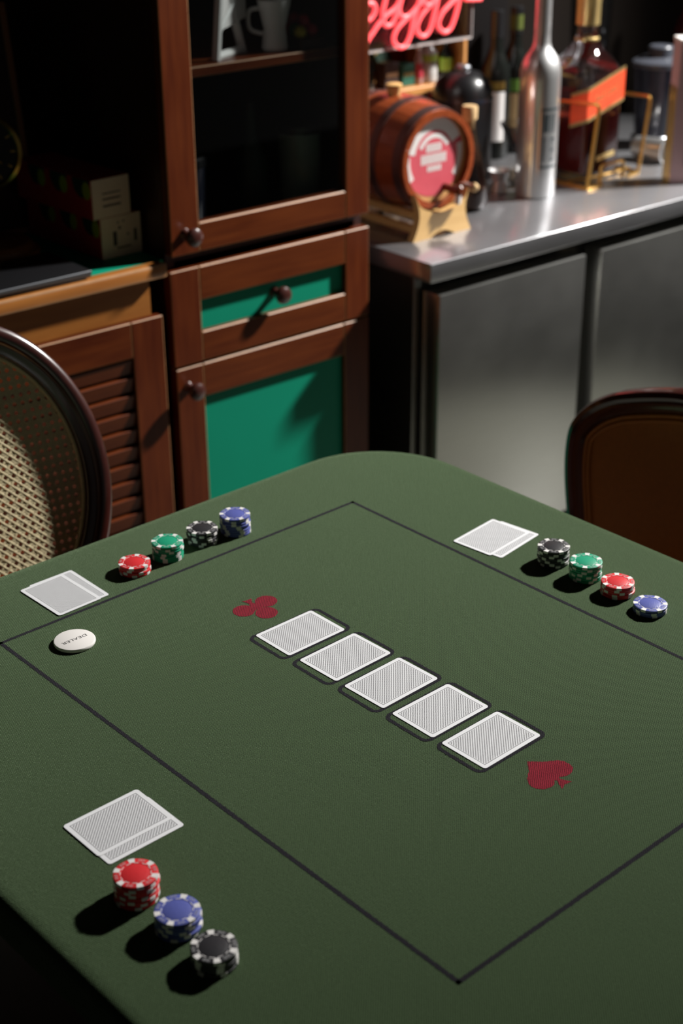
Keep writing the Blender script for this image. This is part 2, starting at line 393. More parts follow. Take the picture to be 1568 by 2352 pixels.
card(.3990, .0290, -7.5, .7504, 'lower card of the far right pair beside the black chip stack', 'hole cards')
card(.3940, .0165, -5.8, .7508, 'upper card of the far right pair beside the black chip stack', 'hole cards')

# ------------------------------------------------------------------ poker chips
CR, CT = .0205, .0033
CC = {'red': (.62, .022, .028), 'green': (.006, .30, .16), 'blue': (.085, .105, .36), 'black': (.022, .021, .024)}
for c, v in CC.items():
    M['chip_'+c] = P('chip_'+c, v, .45, spec=.45, var=.05, vscale=200)
    M['inlay_'+c] = P('chip_inlay_'+c, tuple(min(1, a*.95+.004) for a in v), .38, spec=.5, var=.12, vscale=700, bump=.15)
    M['emboss_'+c] = P('chip_emboss_'+c, tuple(.4*a+.36 for a in v), .45)
M['chipwhite'] = P('chip_white', (.74, .72, .70), .42, var=.04, vscale=200)
chip_me = {}
for c in CC:
    bm = NB(); lathe(bm, [(CR-.0008, 0), (CR-.0002, .0003), (CR, .0008), (CR, CT-.0008), (CR-.0002, CT-.0003), (CR-.0008, CT), (.0136, CT), (.0134, CT-.00025)], 64); chip_me[c] = mesh_of('poker_chip', bm, 'chip_'+c)
    bm = NB(); lathe(bm, [(.0128, 0), (.0128, .0002), (.0125, .00032)], 48); chip_me['i'+c] = mesh_of('inlay', bm, 'inlay_'+c)
    bm = NB()                                     # embossed dice and card signs between the edge spots
    for k in range(6):
        mt = Matrix.Rotation(math.radians(30+60*k), 4, 'Z') @ Matrix.Translation((.0176, 0, 0)) @ Matrix.Rotation(PI/2, 4, 'Z')
        for dx, rt in ((-.0017, .25), (.0017, -.2)):
            m2 = mt @ Matrix.Translation((dx, 0, 0)) @ Matrix.Rotation(rt, 4, 'Z'); h = .00125; t = .00018
            for x0, x1, y0, y1 in ((-h, h, h-2*t, h), (-h, h, -h, -h+2*t), (-h, -h+2*t, -h, h), (h-2*t, h, -h, h)): box(bm, x0, x1, y0, y1, 0, .00016, mat=m2)
            for px, py in ((-.0005, -.0005), (.0005, .0005), (0, 0))[:2+(k % 2)]: box(bm, px-.0002, px+.0002, py-.0002, py+.0002, 0, .00016, mat=m2)
    chip_me['e'+c] = mesh_of('dice_marks', bm, 'emboss_'+c, 0)
def sector(r0, r1, hw, z0, z1, n=5):
    bm = NB(); v = []
    for z in (z0, z1):
        for rr in (r0, r1): v.append([bm.verts.new((rr*math.cos(-hw+2*hw*i/n), rr*math.sin(-hw+2*hw*i/n), z)) for i in range(n+1)])
    a, b, c_, d_ = v
    for i in range(n):
        bm.faces.new((a[i], b[i], b[i+1], a[i+1])); bm.faces.new((c_[i], c_[i+1], d_[i+1], d_[i])); bm.faces.new((b[i], d_[i], d_[i+1], b[i+1])); bm.faces.new((a[i], a[i+1], c_[i+1], c_[i]))
    bm.faces.new((a[0], c_[0], d_[0], b[0])); bm.faces.new((a[n], b[n], d_[n], c_[n])); return bm
spot_me = mesh_of('edge_spot', sector(.0150, CR+.00008, math.radians(9), -.00001, CT+.00006), 'chipwhite', 30)
bm = NB()
for k in range(12):
    s_ = sector(.0138, .0144, math.radians(9), 0, .00012, 4); me_t = bpy.data.meshes.new('t'); s_.to_mesh(me_t); s_.free()
    me_t.transform(Matrix.Rotation(math.radians(30*k+15), 4, 'Z')); bm.from_mesh(me_t); bpy.data.meshes.remove(me_t)
dash_me = mesh_of('ring_dashes', bm, 'chipwhite', 0)
ORD = ['topmost', 'second from top', 'third from top', 'fourth from top', 'fifth from top', 'sixth from top', 'seventh from top', 'bottom']
def stack(color, n, pos, phase, where):
    ox = oy = 0.
    for i in range(n):
        topc = i == n-1
        if not topc: x = pos[0]+random.uniform(-.0008, .0008)+.0003*math.sin(i*1.7); y = pos[1]+random.uniform(-.0008, .0008)
        else: x, y = pos
        rot = math.radians(phase) if topc else random.uniform(0, PI/3)
        k = n-1-i; od = ORD[k] if k < n-1 else 'bottom'
        t = link('poker_chip', chip_me[color], None, (x, y, .7501+i*(CT+.00008)), rot)
        tag(t, f'{color} poker chip, {od} in the {where}', 'poker chip', f'chips of the {where}')
        for q in range(6): link('edge_spot', spot_me, t, None, math.radians(60*q))
        if topc:
            link('inlay', chip_me['i'+color], t, (0, 0, CT-.00025)); link('ring_dashes', dash_me, t, (0, 0, CT)); link('dice_marks', chip_me['e'+color], t, (0, 0, CT))
stack('red', 4, (-.0199, .2301), 46, 'low red stack near the caned chair')
stack('green', 7, (.0344, .2346), 22, 'green stack near the caned chair')
stack('black', 6, (.0946, .2417), 22, 'black stack between green and blue stacks')
stack('blue', 8, (.1448, .2360), 22, 'tall blue stack near the cabinet')
stack('black', 7, (.4057, -.1027), 12, 'black stack beside the far right cards')
stack('green', 7, (.4062, -.1574), 37, 'green stack in the far right row')
stack('red', 5, (.4056, -.2107), 45, 'red stack in the far right row')
stack('blue', 3, (.4023, -.2657), 14, 'low blue stack of three chips')
stack('red', 8, (-.3598, -.2994), 9, 'foreground red stack below the cards')
stack('blue', 6, (-.3546, -.3576), 37, 'foreground blue stack')
stack('black', 5, (-.3548, -.4130), 3, 'foreground black stack')

# dealer button
db = thing('dealer_button', 'round white dealer button with black lettering on the felt', 'dealer button', TW(-.1672, -.1312, .7501))
bm = NB(); lathe(bm, [(.0232, 0), (.0243, .0006), (.0247, .0016), (.0247, .0036), (.0240, .0046), (.0228, .0050)], 64); obj('disc', bm, P('button_white', (.80, .77, .74), .35, var=.02), db)
cu = bpy.data.curves.new('DEALER', 'FONT'); cu.body = 'DEALER'; cu.size = .0092; cu.align_x = 'CENTER'; cu.align_y = 'CENTER'; cu.extrude = .00006; cu.space_character = 1.06
to = bpy.data.objects.new('t', cu); COL.objects.link(to); bpy.context.view_layer.update()
me = bpy.data.meshes.new_from_object(to.evaluated_get(bpy.context.evaluated_depsgraph_get())); bpy.data.objects.remove(to)
me.transform(Matrix.Diagonal((1.0, .78, 1, 1))); me.materials.clear(); me.materials.append(P('button_ink', (.012, .012, .014), .5))
o = link('lettering', me, db, (0, 0, .00504), TH+PI-math.radians(1.0)); o['label'] = 'black word DEALER on the button'

# ------------------------------------------------------------------ tall glazed cabinet
X0, X1, YF = .519, .985, .93
cab = thing('tall_cabinet', 'tall mahogany cabinet with a glazed door and green panels', 'cabinet', ((X0+X1)/2, 1.2, 0))
def cpart(name, bm, mats, par=cab, **k): return obj(name, bm, mats, par, world=True, **k)
YB = 1.50
cpart('side_panel', box(NB(), X0+.004, X0+.022, YF+.023, YB, .02, 2.0), 'dark'); cpart('side_panel', box(NB(), X1-.020, X1-.002, YF+.023, YB, .02, 2.0), 'dark')
cpart('back_panel', box(NB(), X0+.022, X1-.020, YB-.012, YB, .02, 2.0), 'dark'); cpart('top_board', box(NB(), X0+.001, X1, YF-.01, YB, 2.0, 2.03, .003), 'mahogX')
cpart('cabinet_floor', box(NB(), X0+.022, X1-.020, YF+.023, YB-.012, .885, .905), 'dark'); cpart('divider', box(NB(), X0+.022, X1-.020, YF+.023, YB-.012, .672, .686), 'dark')
cpart('plinth', box(NB(), X0+.006, X1-.004, YF+.03, YB, 0, .07), 'dark')
shf = cpart('shelf', box(NB(), X0+.022, X1-.020, YF+.028, YB-.012, 1.1985, 1.2163, .0018, 1, 1), ['mahogX', 'worn'])
def framed(name, x0, x1, z0, z1, lw, rw, th, bh, panel, knob=None, pane_mat='green', mullion=None, yf=YF):
    """door or drawer front: panel mesh with stiles, rails and a knob as its pieces"""
    dp = .022
    pm = box(NB(), x0+lw-.006, x1-rw+.006, yf+panel, yf+panel+.005, z0+bh-.006, z1-th+.006)
    dr = cpart(name, pm, pane_mat, smooth=0)
    for a, b in ((x0, x0+lw), (x1-rw, x1)): cpart('stile', box(NB(), a, b, yf, yf+dp, z0, z1, .0016, 1, 1), ['mahog', 'worn'], dr)
    for a, b in ((z0, z0+bh), (z1-th, z1)): cpart('rail', box(NB(), x0+lw+.0002, x1-rw-.0002, yf+.0004, yf+dp, a, b, .0022, 1, 1), ['mahogX', 'worn'], dr)
    if knob:
        kx, kz, ky = knob; bm = NB(); mt = orient((kx, ky, kz), (0, -1, 0))
        lathe(bm, [(.011, 0), (.0095, .003), (.0068, .008), (.0066, .014), (.0105, .019), (.0155, .0235), (.0172, .0285), (.0160, .0335), (.0115, .037), (.005, .0385)], 28, mt); cpart('knob', bm, 'knob', dr)
    return dr
framed('glass_door', X0+.004, X1, .9005, 1.99, .061, .058, .06, .0528, .008, (.553, .938, YF), 'glass')
framed('drawer', X0-.002, X1, .693, .874, .063, .060, .064, .057, .012, (.757, .786, YF+.012))
framed('lower_door', X0, X1, .075, .688, .060, .064, .066, .066, .010, (.5425, .650, YF))

# things inside the glazed cabinet
SZ = 1.2164
t = thing('reflection_stand', 'white angular napkin stand-in behind the cabinet glass', 'stand', (.720, 1.006, SZ), .45)  # white struts and sheet added in place of a reflection on the glass
for a, b in (((-.05, 0, 0), (-.02, 0, .16)), ((.05, 0, 0), (-.02, 0, .16)), ((-.05, 0, .006), (.05, 0, .006)), ((-.04, 0, .05), (.05, 0, .12))):
    obj('strut', tube(NB(), [a, b], .008, 8), 'white', t)
bm = NB(); prism(bm, [(-.03, .05), (.06, .06), (.06, .16), (-.02, .16)], -.004, .004, Matrix.Rotation(PI/2, 4, 'X')); obj('reflection', bm, 'paper', t)
t = thing('white_jug', 'small white jug on the upper shelf behind the glass', 'jug', (.818, 1.000, SZ), -.6)
bm = NB(); lathe(bm, [(.02, 0), (.024, .005), (.02, .04), (.028, .075), (.031, .09), (.029, .09), (.018, .04), (.016, .008)], 24, cap=False); obj('body', bm, 'white', t)
obj('handle', tube(NB(), spline([(-.024, 0, .075), (-.045, 0, .07), (-.045, 0, .04), (-.022, 0, .03)], 5), .004, 8), 'white', t)
t = thing('sweet_tray', 'dark tray of bright red, yellow and green sweets behind the glass', 'tray', (.885, 1.02, SZ))
bm = NB(); box(bm, -.03, .03, -.05, .05, 0, .02, .003); obj('tray', bm, 'dark', t)
for i, (x, y, z, c) in enumerate(((-.02, -.035, .03, 'yelcandy'), (-.012, -.01, .03, 'grncandy'), (.01, -.03, .03, 'redcandy'), (.012, 0, .03, 'redcandy'), (-.012, .02, .03, 'redcandy'), (.012, .028, .03, 'redcandy'), (0, -.02, .046, 'redcandy'), (.004, .012, .045, 'redcandy'))):
    bm = NB(); bmesh.ops.create_icosphere(bm, subdivisions=2, radius=.0125, matrix=Matrix.Translation((x, y, z))); obj('sweet', bm, c, t)
CZ = .905
for nm, lab, x, y, rr, h, m in (('tall_canister', 'pale green canister on the lower shelf behind the cabinet glass', .898, 1.035, .042, .150, 'pale'), ('dark_jar', 'dark lidded jar on the lower shelf behind the cabinet glass', .640, 1.06, .045, .12, 'bluegrey'), ('spirit_bottle', 'dark green bottle on the lower shelf behind the cabinet glass', .80, 1.06, .03, .10, 'darkgreen')):
    t = thing(nm, lab, 'canister' if 'bottle' not in nm else 'bottle', (x, y, CZ))
    if 'bottle' in nm: prof = [(rr*.95, 0), (rr, .004), (rr, h), (rr*.8, h+.02), (.011, h+.05), (.010, h+.10)]; tp = h+.10
    else: prof = [(rr*.88, 0), (rr*.9, .004), (rr, h)]; tp = h
    bm = NB(); lathe(bm, prof, 28); obj('body', bm, m, t)
    bm = NB(); lathe(bm, [(prof[-1][0]+.002, tp), (prof[-1][0]+.002, tp+.014), (prof[-1][0]-.002, tp+.017)], 28); obj('lid', bm, 'black', t)

# ------------------------------------------------------------------ low louvred cabinet with its counter and nook
low = thing('louvred_cabinet', 'low wooden cabinet with louvred doors and a green top', 'cabinet', (0, 1.2, 0))
def lpart(name, bm, mats, par=low, **k): return obj(name, bm, mats, par, world=True, **k)
LX0, LX1 = -.98, .512
lpart('carcass', box(NB(), LX0, LX1-.016, .975, YB, .06, .86), 'dark'); lpart('plinth', box(NB(), LX0, LX1-.02, 1.0, YB, 0, .06), 'dark')
lpart('front_rail', box(NB(), LX0, .476, .936, .975, .8035, .872, .001), 'amber', label='amber wood rail under the counter edge')
lpart('counter_edge', box(NB(), LX0, .503, .916, .944, .873, .898, .004, 2, 1), ['amber', 'worn'], label='worn amber wood front edge')
lpart('counter_top', box(NB(), LX0, .512, .944, YB, .866, .8965), 'green', label='green counter surface')
lpart('back_panel', box(NB(), LX0, .517, YB-.01, YB+.02, .8965, 2.0), 'dark')
def louvre(x0, x1):
    z0, z1, y0 = .075, .803, .924
    dr = lpart('louvred_door', box(NB(), x0+.06, x1-.06, y0+.018, y0+.0215, z0+.06, z1-.06), 'dark')
    for a, b in ((x0, x0+.066), (x1-.066, x1)): lpart('stile', box(NB(), a, b, y0, y0+.022, z0, z1, .0016, 1, 1), ['mahog', 'worn'], dr)
    for a, b in ((z0, z0+.066), (z1-.066, z1)): lpart('rail', box(NB(), x0+.0662, x1-.0662, y0+.0004, y0+.022, a, b, .0018, 1, 1), ['mahogX', 'worn'], dr)
    n = int((z1-z0-.132)/.0335); me = None
    for i in range(n):
        zc = z1-.066-.017-i*.0335
        if me is None:
            bm = NB(); box(bm, -(x1-x0)/2+.0665, (x1-x0)/2-.0665, -.0045, .0045, -.0140, .0140, .0012, 1, mat=Matrix.Rotation(math.radians(10), 4, 'X')); me = mesh_of('slat', bm, 'mahogX')
        s = link('slat', me, dr); s.matrix_parent_inverse = wm(dr).inverted(); s.location = ((x0+x1)/2, y0+.011, zc)
louvre(.005, .492); louvre(-.49, -.001)
# nook: gift boxes, frame, clock, slate
def giftbox(name, lab, loc, rz, w_, dep, h, up):
    t = thing(name, lab, 'box', loc, rz, 'stacked red gift boxes')
    obj('carton', box(NB(), -w_/2, w_/2, 0, dep, 0, h, .0012), 'redbox', t)
    obj('end_face', box(NB(), -w_/2+.0005, w_/2-.0005, -.0008, 0, .0005, h-.0005), 'cream', t, label='cream end panel')
    for i in range(3):
        bm = NB(); yy = .03+i*.07; a = [(yy+.026*math.cos(q*PI/10), h-.001-.034*math.sin(q*PI/10)) for q in range(11)]
        prism(bm, a, -w_/2-.0006, -w_/2, Matrix(((0, 0, 1, 0), (1, 0, 0, 0), (0, 1, 0, 0), (0, 0, 0, 1)))); obj('window', bm, 'darkgreen', t)
        bm = NB(); prism(bm, [(yy-.016+.012*math.cos(q*PI/8)*(1 if up else .9), h-.020+.016*math.sin(q*PI/8)) for q in range(16)], -w_/2-.0010, -w_/2-.0004, Matrix(((0, 0, 1, 0), (1, 0, 0, 0), (0, 1, 0, 0), (0, 0, 0, 1)))); obj('motif', bm, 'yellowgreen', t)
    bm = NB()
    if up:
        for j, zz in enumerate((.042, .032, .020)): box(bm, -.018, .020, -.0012, -.0006, zz*h/.068-.001, zz*h/.068+.0012+.0006*j)
    else:
        for x, z, a, b in ((-.006, .062, .004, .003), (.006, .063, .004, .003), (-.003, .052, .005, .005), (.03, .034, .006, .022), (.014, .038, .004, .004), (.004, .016, .03, .003), (-.014, .034, .008, .026)): box(bm, x-a/2, x+a/2, -.0012, -.0006, z-b/2, z+b/2)
    obj('end_print', bm, 'greytext', t, smooth=0)
    return t
giftbox('gift_box', 'lower red gift box with cream end on the green counter', (.472, 1.012, .8966), .05, .086, .24, .074, False)
giftbox('gift_box', 'upper red gift box lying across the lower one', (.455, 1.010, .9710), .06, .080, .24, .070, True)
t = thing('picture_frame', 'dark framed picture leaning at the back of the nook', 'picture frame', (.318, 1.262, .8966))
lean = Matrix.Rotation(math.radians(-7), 4, 'X')
obj('mount', box(NB(), -.135, .115, -.004, .004, .012, .40, mat=lean), 'dark', t)
for x0, x1, z0, z1 in ((-.145, -.133, 0, .412), (.113, .125, 0, .412), (-.133, .113, 0, .012), (-.133, .113, .40, .412)): obj('frame_bar', box(NB(), x0, x1, -.008, .008, z0, z1, .001, mat=lean), P('copper_frame', (.42, .17, .09), .35, metal=.6), t)
for x0, x1, z0, z1 in ((-.06, -.054, .10, .33), (.03, .036, .10, .33), (-.054, .03, .10, .106), (-.054, .03, .324, .33)): obj('inner_bar', box(NB(), x0, x1, -.0065, -.0045, z0, z1, mat=lean), 'hoop', t)
t = thing('desk_clock', 'round brass desk clock on a turned wooden base', 'clock', (.300, 1.165, .8966), -.55)
bm = NB(); lathe(bm, [(.080, 0), (.082, .006), (.078, .012), (.072, .014), (.070, .020), (.064, .026), (.030, .030)], 40); obj('base', bm, 'amber', t)
bm = NB(); lathe(bm, [(.02, .030), (.010, .036), (.008, .07), (.012, .075), (.012, .09), (.006, .094), (.006, .125)], 20); obj('stem', bm, 'brass', t)
mt = orient((0, 0, .185), (0, -1, .1))
bm = NB(); lathe(bm, [(.060, -.012), (.066, -.008), (.066, .010), (.060, .014), (.057, .008)], 40, mt, cap=False); obj('bezel', bm, 'brass', t)
bm = NB(); lathe(bm, [(.058, -.008), (.058, .004)], 40, mt); obj('dial', bm, 'black', t)
obj('hand', tube(NB(), [mt @ Vector((0, 0, .006)), mt @ Vector((.03, -.02, .006))], .0014, 6), 'brass', t); obj('hand', tube(NB(), [mt @ Vector((0, 0, .007)), mt @ Vector((-.01, .042, .007))], .0012, 6), 'brass', t)
for k in range(12):
    a = k*PI/6; obj('hour_mark', box(NB(), -.0014, .0014, .046, .054, .004, .0052, mat=mt @ Matrix.Rotation(a, 4, 'Z')), 'brass', t)
t = thing('slate_tablet', 'flat black tablet with a silver edge overhanging the green counter', 'tablet', (.205, .980, .8967), -.0)
obj('body', box(NB(), -.20, .150, -.055, .09, .004, .018, .003, 2), 'black', t); obj('edge_band', box(NB(), -.2005, .1505, -.0562, -.050, .0095, .0165, .001), 'alu', t)
for x in (-.15, .11):
    for y in (-.04, .08): bm = NB(); lathe(bm, [(.006, 0), (.006, .004)], 12, Matrix.Translation((x, y, 0))); obj('rubber_foot', bm, 'rubber', t)

# ------------------------------------------------------------------ steel under-counter fridge
fr = thing('undercounter_fridge', 'stainless steel two-door under-counter fridge with a steel worktop', 'fridge', (1.8, 1.2, 0))
def fpart(name, bm, mats, par=fr, **k): return obj(name, bm, mats, par, world=True, **k)
FX1 = 3.0
fpart('worktop', box(NB(), 1.069, FX1, .8405, 1.555, .7605, .80, .0018, 3), 'steel', label='glossy steel worktop')
fpart('body', box(NB(), 1.085, FX1-.02, .912, 1.55, .11, .7600), 'steeldark')
fpart('corner_post', box(NB(), 1.085, 1.106, .906, .916, .11, .7595, .002), 'steeldoor')
for i, (a, b) in enumerate(((1.101, 1.5375), (1.589, 2.026), (2.078, 2.515))):
    dr = fpart('fridge_door', box(NB(), a, b, .8455, .896, .113, .7275, .0022, 2), 'steeldoor')
    fpart('gasket', box(NB(), a+.008, b-.008, .8962, .911, .121, .72), 'rubber', dr)
for x, y in ((1.12, .95), (2.9, .95), (1.12, 1.5), (2.9, 1.5)):
    bm = NB(); lathe(bm, [(.022, 0), (.022, .02), (.016, .025), (.016, .11)], 16, Matrix.Translation((x, y, 0))); fpart('foot', bm, 'steeldark')
CT_Z = .8001
# ------------------------------------------------------------------ barrel on its stand
bx, bz, by0, by1, RH, RB = 1.228, .9555, .990, 1.262, .1000, .1165
st = thing('barrel_stand', 'pale pine cradle stand with curved sides under the barrel', 'stand', (bx, 1.1, CT_Z))
def cradle_profile():
    out = [(-.083, 0), (-.035, 0)]; out += [(-.035+.07*i/8, .012*math.sin(PI*i/8)) for i in range(1, 8)]; out += [(.035, 0), (.083, 0)]
    out += [(.083-.016*math.sin(PI*i/8)-.004*i/8, .098*i/8) for i in range(1, 9)]
    out += [(RH*1.05*math.sin(a), (bz-CT_Z)-RH*1.05*math.cos(a)) for a in [math.radians(46-92*i/12) for i in range(13)] if abs(RH*1.05*math.sin(a)) < .072]
    out += [(-.083+.016*math.sin(PI*i/8)+.004*i/8, .098*i/8) for i in range(8, 0, -1)]
    return out
for yy in (-.115, .10):
    bm = NB(); prism(bm, cradle_profile(), -.009, .009, Matrix.Translation((0, yy, 0)) @ Matrix.Rotation(PI/2, 4, 'X')); obj('cradle_board', bm, 'stand', st)
for x in (-.062, .062):
    for z in (.020, .052): obj('spar', box(NB(), x-.008, x+.008, -.106, .091, z-.007, z+.007, .002), 'stand', st)
ba = thing('barrel', 'small glossy oak barrel with dark hoops and a pink label on its head', 'barrel', (bx, by0, bz-RB))
def brad(t): return RH+(RB-RH)*math.sin(PI*t)
NS = 18; bm = NB(); rings = []
for i in range(15):
    t_ = i/14; y = t_*(by1-by0); rr = brad(t_); row = []
    for q in range(4):
        a = (q/3-.5)*2*PI/NS*.985; row.append(bm.verts.new((rr*math.sin(a), y, rr*math.cos(a))))
    for q in (3, 0):
        a = (q/3-.5)*2*PI/NS*.985; row.append(bm.verts.new(((rr-.012)*math.sin(a), y, (rr-.012)*math.cos(a))))
    rings.append(row)
for A, B in zip(rings, rings[1:]):
    for q in range(6): bm.faces.new((A[q], A[(q+1) % 6], B[(q+1) % 6], B[q]))
bm.faces.new(rings[0]); bm.faces.new(list(reversed(rings[-1]))); stave = mesh_of('stave', bm, 'barrel')
for k in range(NS):
    o = link('stave', stave, ba, (0, 0, RB)); o.rotation_euler = (0, 2*PI*k/NS, 0)
for t0, t1 in ((.03, .10), (.27, .34), (.66, .73), (.90, .97)):
    bm = NB(); mt = Matrix.Translation((0, 0, RB)) @ Matrix.Rotation(-PI/2, 4, 'X'); ll = by1-by0
    lathe(bm, [(brad(t0)+.0002, t0*ll), (brad(t0)+.0022, t0*ll), (brad(t1)+.0022, t1*ll), (brad(t1)+.0002, t1*ll)], 48, mt, cap=False); obj('hoop', bm, 'hoop', ba)
mh = Matrix.Translation((0, 0, RB)) @ Matrix.Rotation(PI/2, 4, 'X')          # local z points to -Y
bm = NB(); lathe(bm, [(RH-.0115, -.03), (RH-.0115, -.014)], 48, mh); hd = obj('barrel_head', bm, 'barrelhead', ba)
bm = NB(); lathe(bm, [(RH-.0125, -.27), (RH-.0125, -.258)], 40, mh); obj('barrel_head', bm, 'barrelhead', ba)
bm = NB(); lathe(bm, [(.082, -.0139), (.082, -.0133)], 48, mh @ Matrix.Translation((-.003, .006, 0))); lb = obj('head_label', bm, 'pinklabel', hd, label='round pink paper label')
bm = NB(); ml = mh @ Matrix.Translation((-.003, .006, 0))
def arc_band(r0, r1, a0, a1, n=14): return [(r0*math.cos(math.radians(a0+(a1-a0)*i/n)), r0*math.sin(math.radians(a0+(a1-a0)*i/n))) for i in range(n+1)]+[(r1*math.cos(math.radians(a1-(a1-a0)*i/n)), r1*math.sin(math.radians(a1-(a1-a0)*i/n))) for i in range(n+1)]
prism(bm, arc_band(.038, .047, 28, 152), -.0133, -.0130, ml); prism(bm, arc_band(.054, .0805, 25, 170), -.0133, -.0130, ml); prism(bm, arc_band(.067, .0805, 175, 215), -.0133, -.0130, ml); prism(bm, arc_band(.066, .0805, -38, 15), -.0133, -.0130, ml)
for x0, x1, z0, z1, n in ((-.022, .022, .010, .027, 7), (-.036, .036, -.014, .006, 12), (-.018, .022, -.030, -.018, 6)):
    wd = (x1-x0)/n
    for i in range(n): box(bm, x0+i*wd, x0+(i+.72)*wd, z0+.0, z1-.0, -.0133, -.0130, mat=ml)
obj('label_print', bm, 'paper', hd, smooth=0, label='white arcs and block lettering on the pink label')
mt = Matrix.Translation((.028, 0, RB-.062)) @ Matrix.Rotation(PI/2, 4, 'X')
bm = NB(); lathe(bm, [(.008, -.02), (.008, .018), (.011, .020), (.011, .036), (.007, .040)], 18, mt); sg = obj('spigot', bm, 'mahog', ba)
obj('spigot_handle', tube(NB(), spline([(.028, -.030, RB-.050), (.044, -.034, RB-.050), (.060, -.037, RB-.058)], 5), .0052, 10), 'mahog', sg)
bm = NB(); lathe(bm, [(.004, 0), (.0085, .003), (.0095, .009), (.007, .015)], 16, orient((.058, -.037, RB-.057), (.9, -.15, -.35))); obj('handle_end', bm, 'cork', sg)
bm = NB(); lathe(bm, [(.007, 0), (.0075, .02), (.006, .026)], 14, orient((.028, -.030, RB-.064), (-.2, -.1, -1))); obj('spout', bm, 'paper', sg)
bm = NB(); lathe(bm, [(.013, 0), (.016, .018), (.017, .020), (.017, .024), (.012, .026)], 20, Matrix.Translation((-.01, .13, 2*RB-.004))); obj('bung', bm, 'stand', ba)

# teardrop decanter with cork
t = thing('glass_decanter', 'teardrop glass decanter with a cork, right of the barrel', 'decanter', (1.420, 1.100, CT_Z))
bm = NB(); lathe(bm, [(.030, 0), (.040, .006), (.046, .025), (.045, .05), (.037, .09), (.025, .13), (.0165, .165), (.0135, .185), (.014, .192)], 36, cap=False); lathe(bm, [(.0, .002), (.030, .002)], 36, cap=False); obj('body', bm, 'bglass', t)
bm = NB(); lathe(bm, [(.034, .004), (.042, .012), (.0435, .028), (.042, .045)], 36); obj('liquid', bm, P('brown_liquid', (.035, .012, .006), .1, coat=.5), t)
bm = NB(); lathe(bm, [(.011, .175), (.012, .195), (.0165, .197), (.017, .222), (.015, .225)], 24); obj('cork', bm, 'cork', t)

# ------------------------------------------------------------------ wall shelf box with miniatures
sb = thing('shelf_box', 'small wooden shelf box of miniature bottles on the wall', 'shelf', (1.5, 1.45, .995))
def spart(name, bm, mats, par=sb, **k): return obj(name, bm, mats, par, world=True, **k)
BX0, BX1, BY0, BY1, BZ0, BZ1 = 1.20, 1.688, 1.388, 1.595, 1.000, 1.26
spart('bottom_board', box(NB(), BX0, BX1-.010, BY0, BY1, BZ0-.008, BZ0+.010, .0015), 'boxwood'); spart('top_board', box(NB(), BX0, BX1-.010, BY0, BY1, BZ1-.01, BZ1, .001), 'boxwood')
spart('side_board', box(NB(), BX1-.0098, BX1+.002, BY0, BY1, BZ0-.008, BZ1, .0015), 'boxwood'); spart('side_board', box(NB(), BX0-.012, BX0-.0002, BY0, BY1, BZ0-.008, BZ1, .0015), 'boxwood')
spart('back_board', box(NB(), BX0, BX1-.010, BY1-.006, BY1, BZ0+.010, BZ1-.01), 'mahogX')
def mini(lab, x, y, r_, h, neck, body, label_m, band, cap_m, nm='miniature_bottle'):
    t = thing(nm, lab, 'bottle', (x, y, BZ0+.0105), 0, 'miniatures in the shelf box')
    bm = NB(); lathe(bm, [(r_*.9, 0), (r_, .003), (r_, h*.62), (r_*.75, h*.70), (neck, h*.80), (neck, h*.92)], 24); obj('body', bm, body, t)
    bm = NB(); lathe(bm, [(neck+.0012, h*.90), (neck+.0012, h), (neck, h+.001)], 18); obj('cap', bm, cap_m, t)
    bm = NB(); lathe(bm, [(r_+.0003, h*band[0]), (r_+.0003, h*band[1])], 24, cap=False); obj('paper_label', bm, label_m, t)
mini('clear miniature bottle with a yellow-green label in the shelf box', 1.598, 1.425, .0225, .108, .009, P('frosted_clear', (.42, .40, .38), .15), 'limegreen', (.44, .60), 'alu')
mini('slim miniature with a red label in the shelf box', 1.560, 1.418, .0115, .088, .006, P('pale_red_glass', (.38, .22, .2), .2), P('miniature_red_label', (.42, .03, .05), .5), (.18, .55), 'paper')
mini('dark miniature with a lime green label at the right end of the shelf box', 1.657, 1.425, .0165, .092, .007, 'wine', 'limegreen', (.22, .55), 'alu')
mini('very dark miniature at the left end of the shelf box', 1.412, 1.43, .016, .10, .007, 'wine', 'alu', (.02, .08), 'black')
for nm, lab, x, y, wd, h, m, m2 in (('carton', 'dark brown miniature carton in the shelf box', 1.475, 1.43, .042, .058, P('brown_card', (.05, .03, .028), .5), 'cream'), ('carton', 'green and gold miniature carton in the shelf box', 1.528, 1.43, .040, .050, P('green_card', (.015, .10, .065), .5), 'goldfoil')):
    t = thing(nm, lab, 'box', (x, y, BZ0+.0105), .0, 'cartons in the shelf box'); obj('body', box(NB(), -wd/2, wd/2, -.016, .02, 0, h, .001), m, t); obj('stripe', box(NB(), -wd/2+.004, wd/2-.004, -.0166, -.016, h*.45, h*.62), m2, t)
for nm, lab, x, y, a, m in (('diagonal_box', 'tan carton leaning across the shelf box', 1.47, 1.52, -.5, 'cream'), ('diagonal_box', 'green striped carton leaning across the shelf box', 1.545, 1.52, -.5, 'darkgreen')):
    t = thing(nm, lab, 'box', (x, y, BZ0+.0105)); mm = Matrix.Translation((0, 0, .019)) @ Matrix.Rotation(a, 4, 'Y')
    obj('body', box(NB(), -.022, .022, -.02, .02, .012, .135, .001, mat=mm), m, t); obj('band', box(NB(), -.0223, .0223, -.0205, -.0195, .06, .075, mat=mm), 'goldfoil', t)

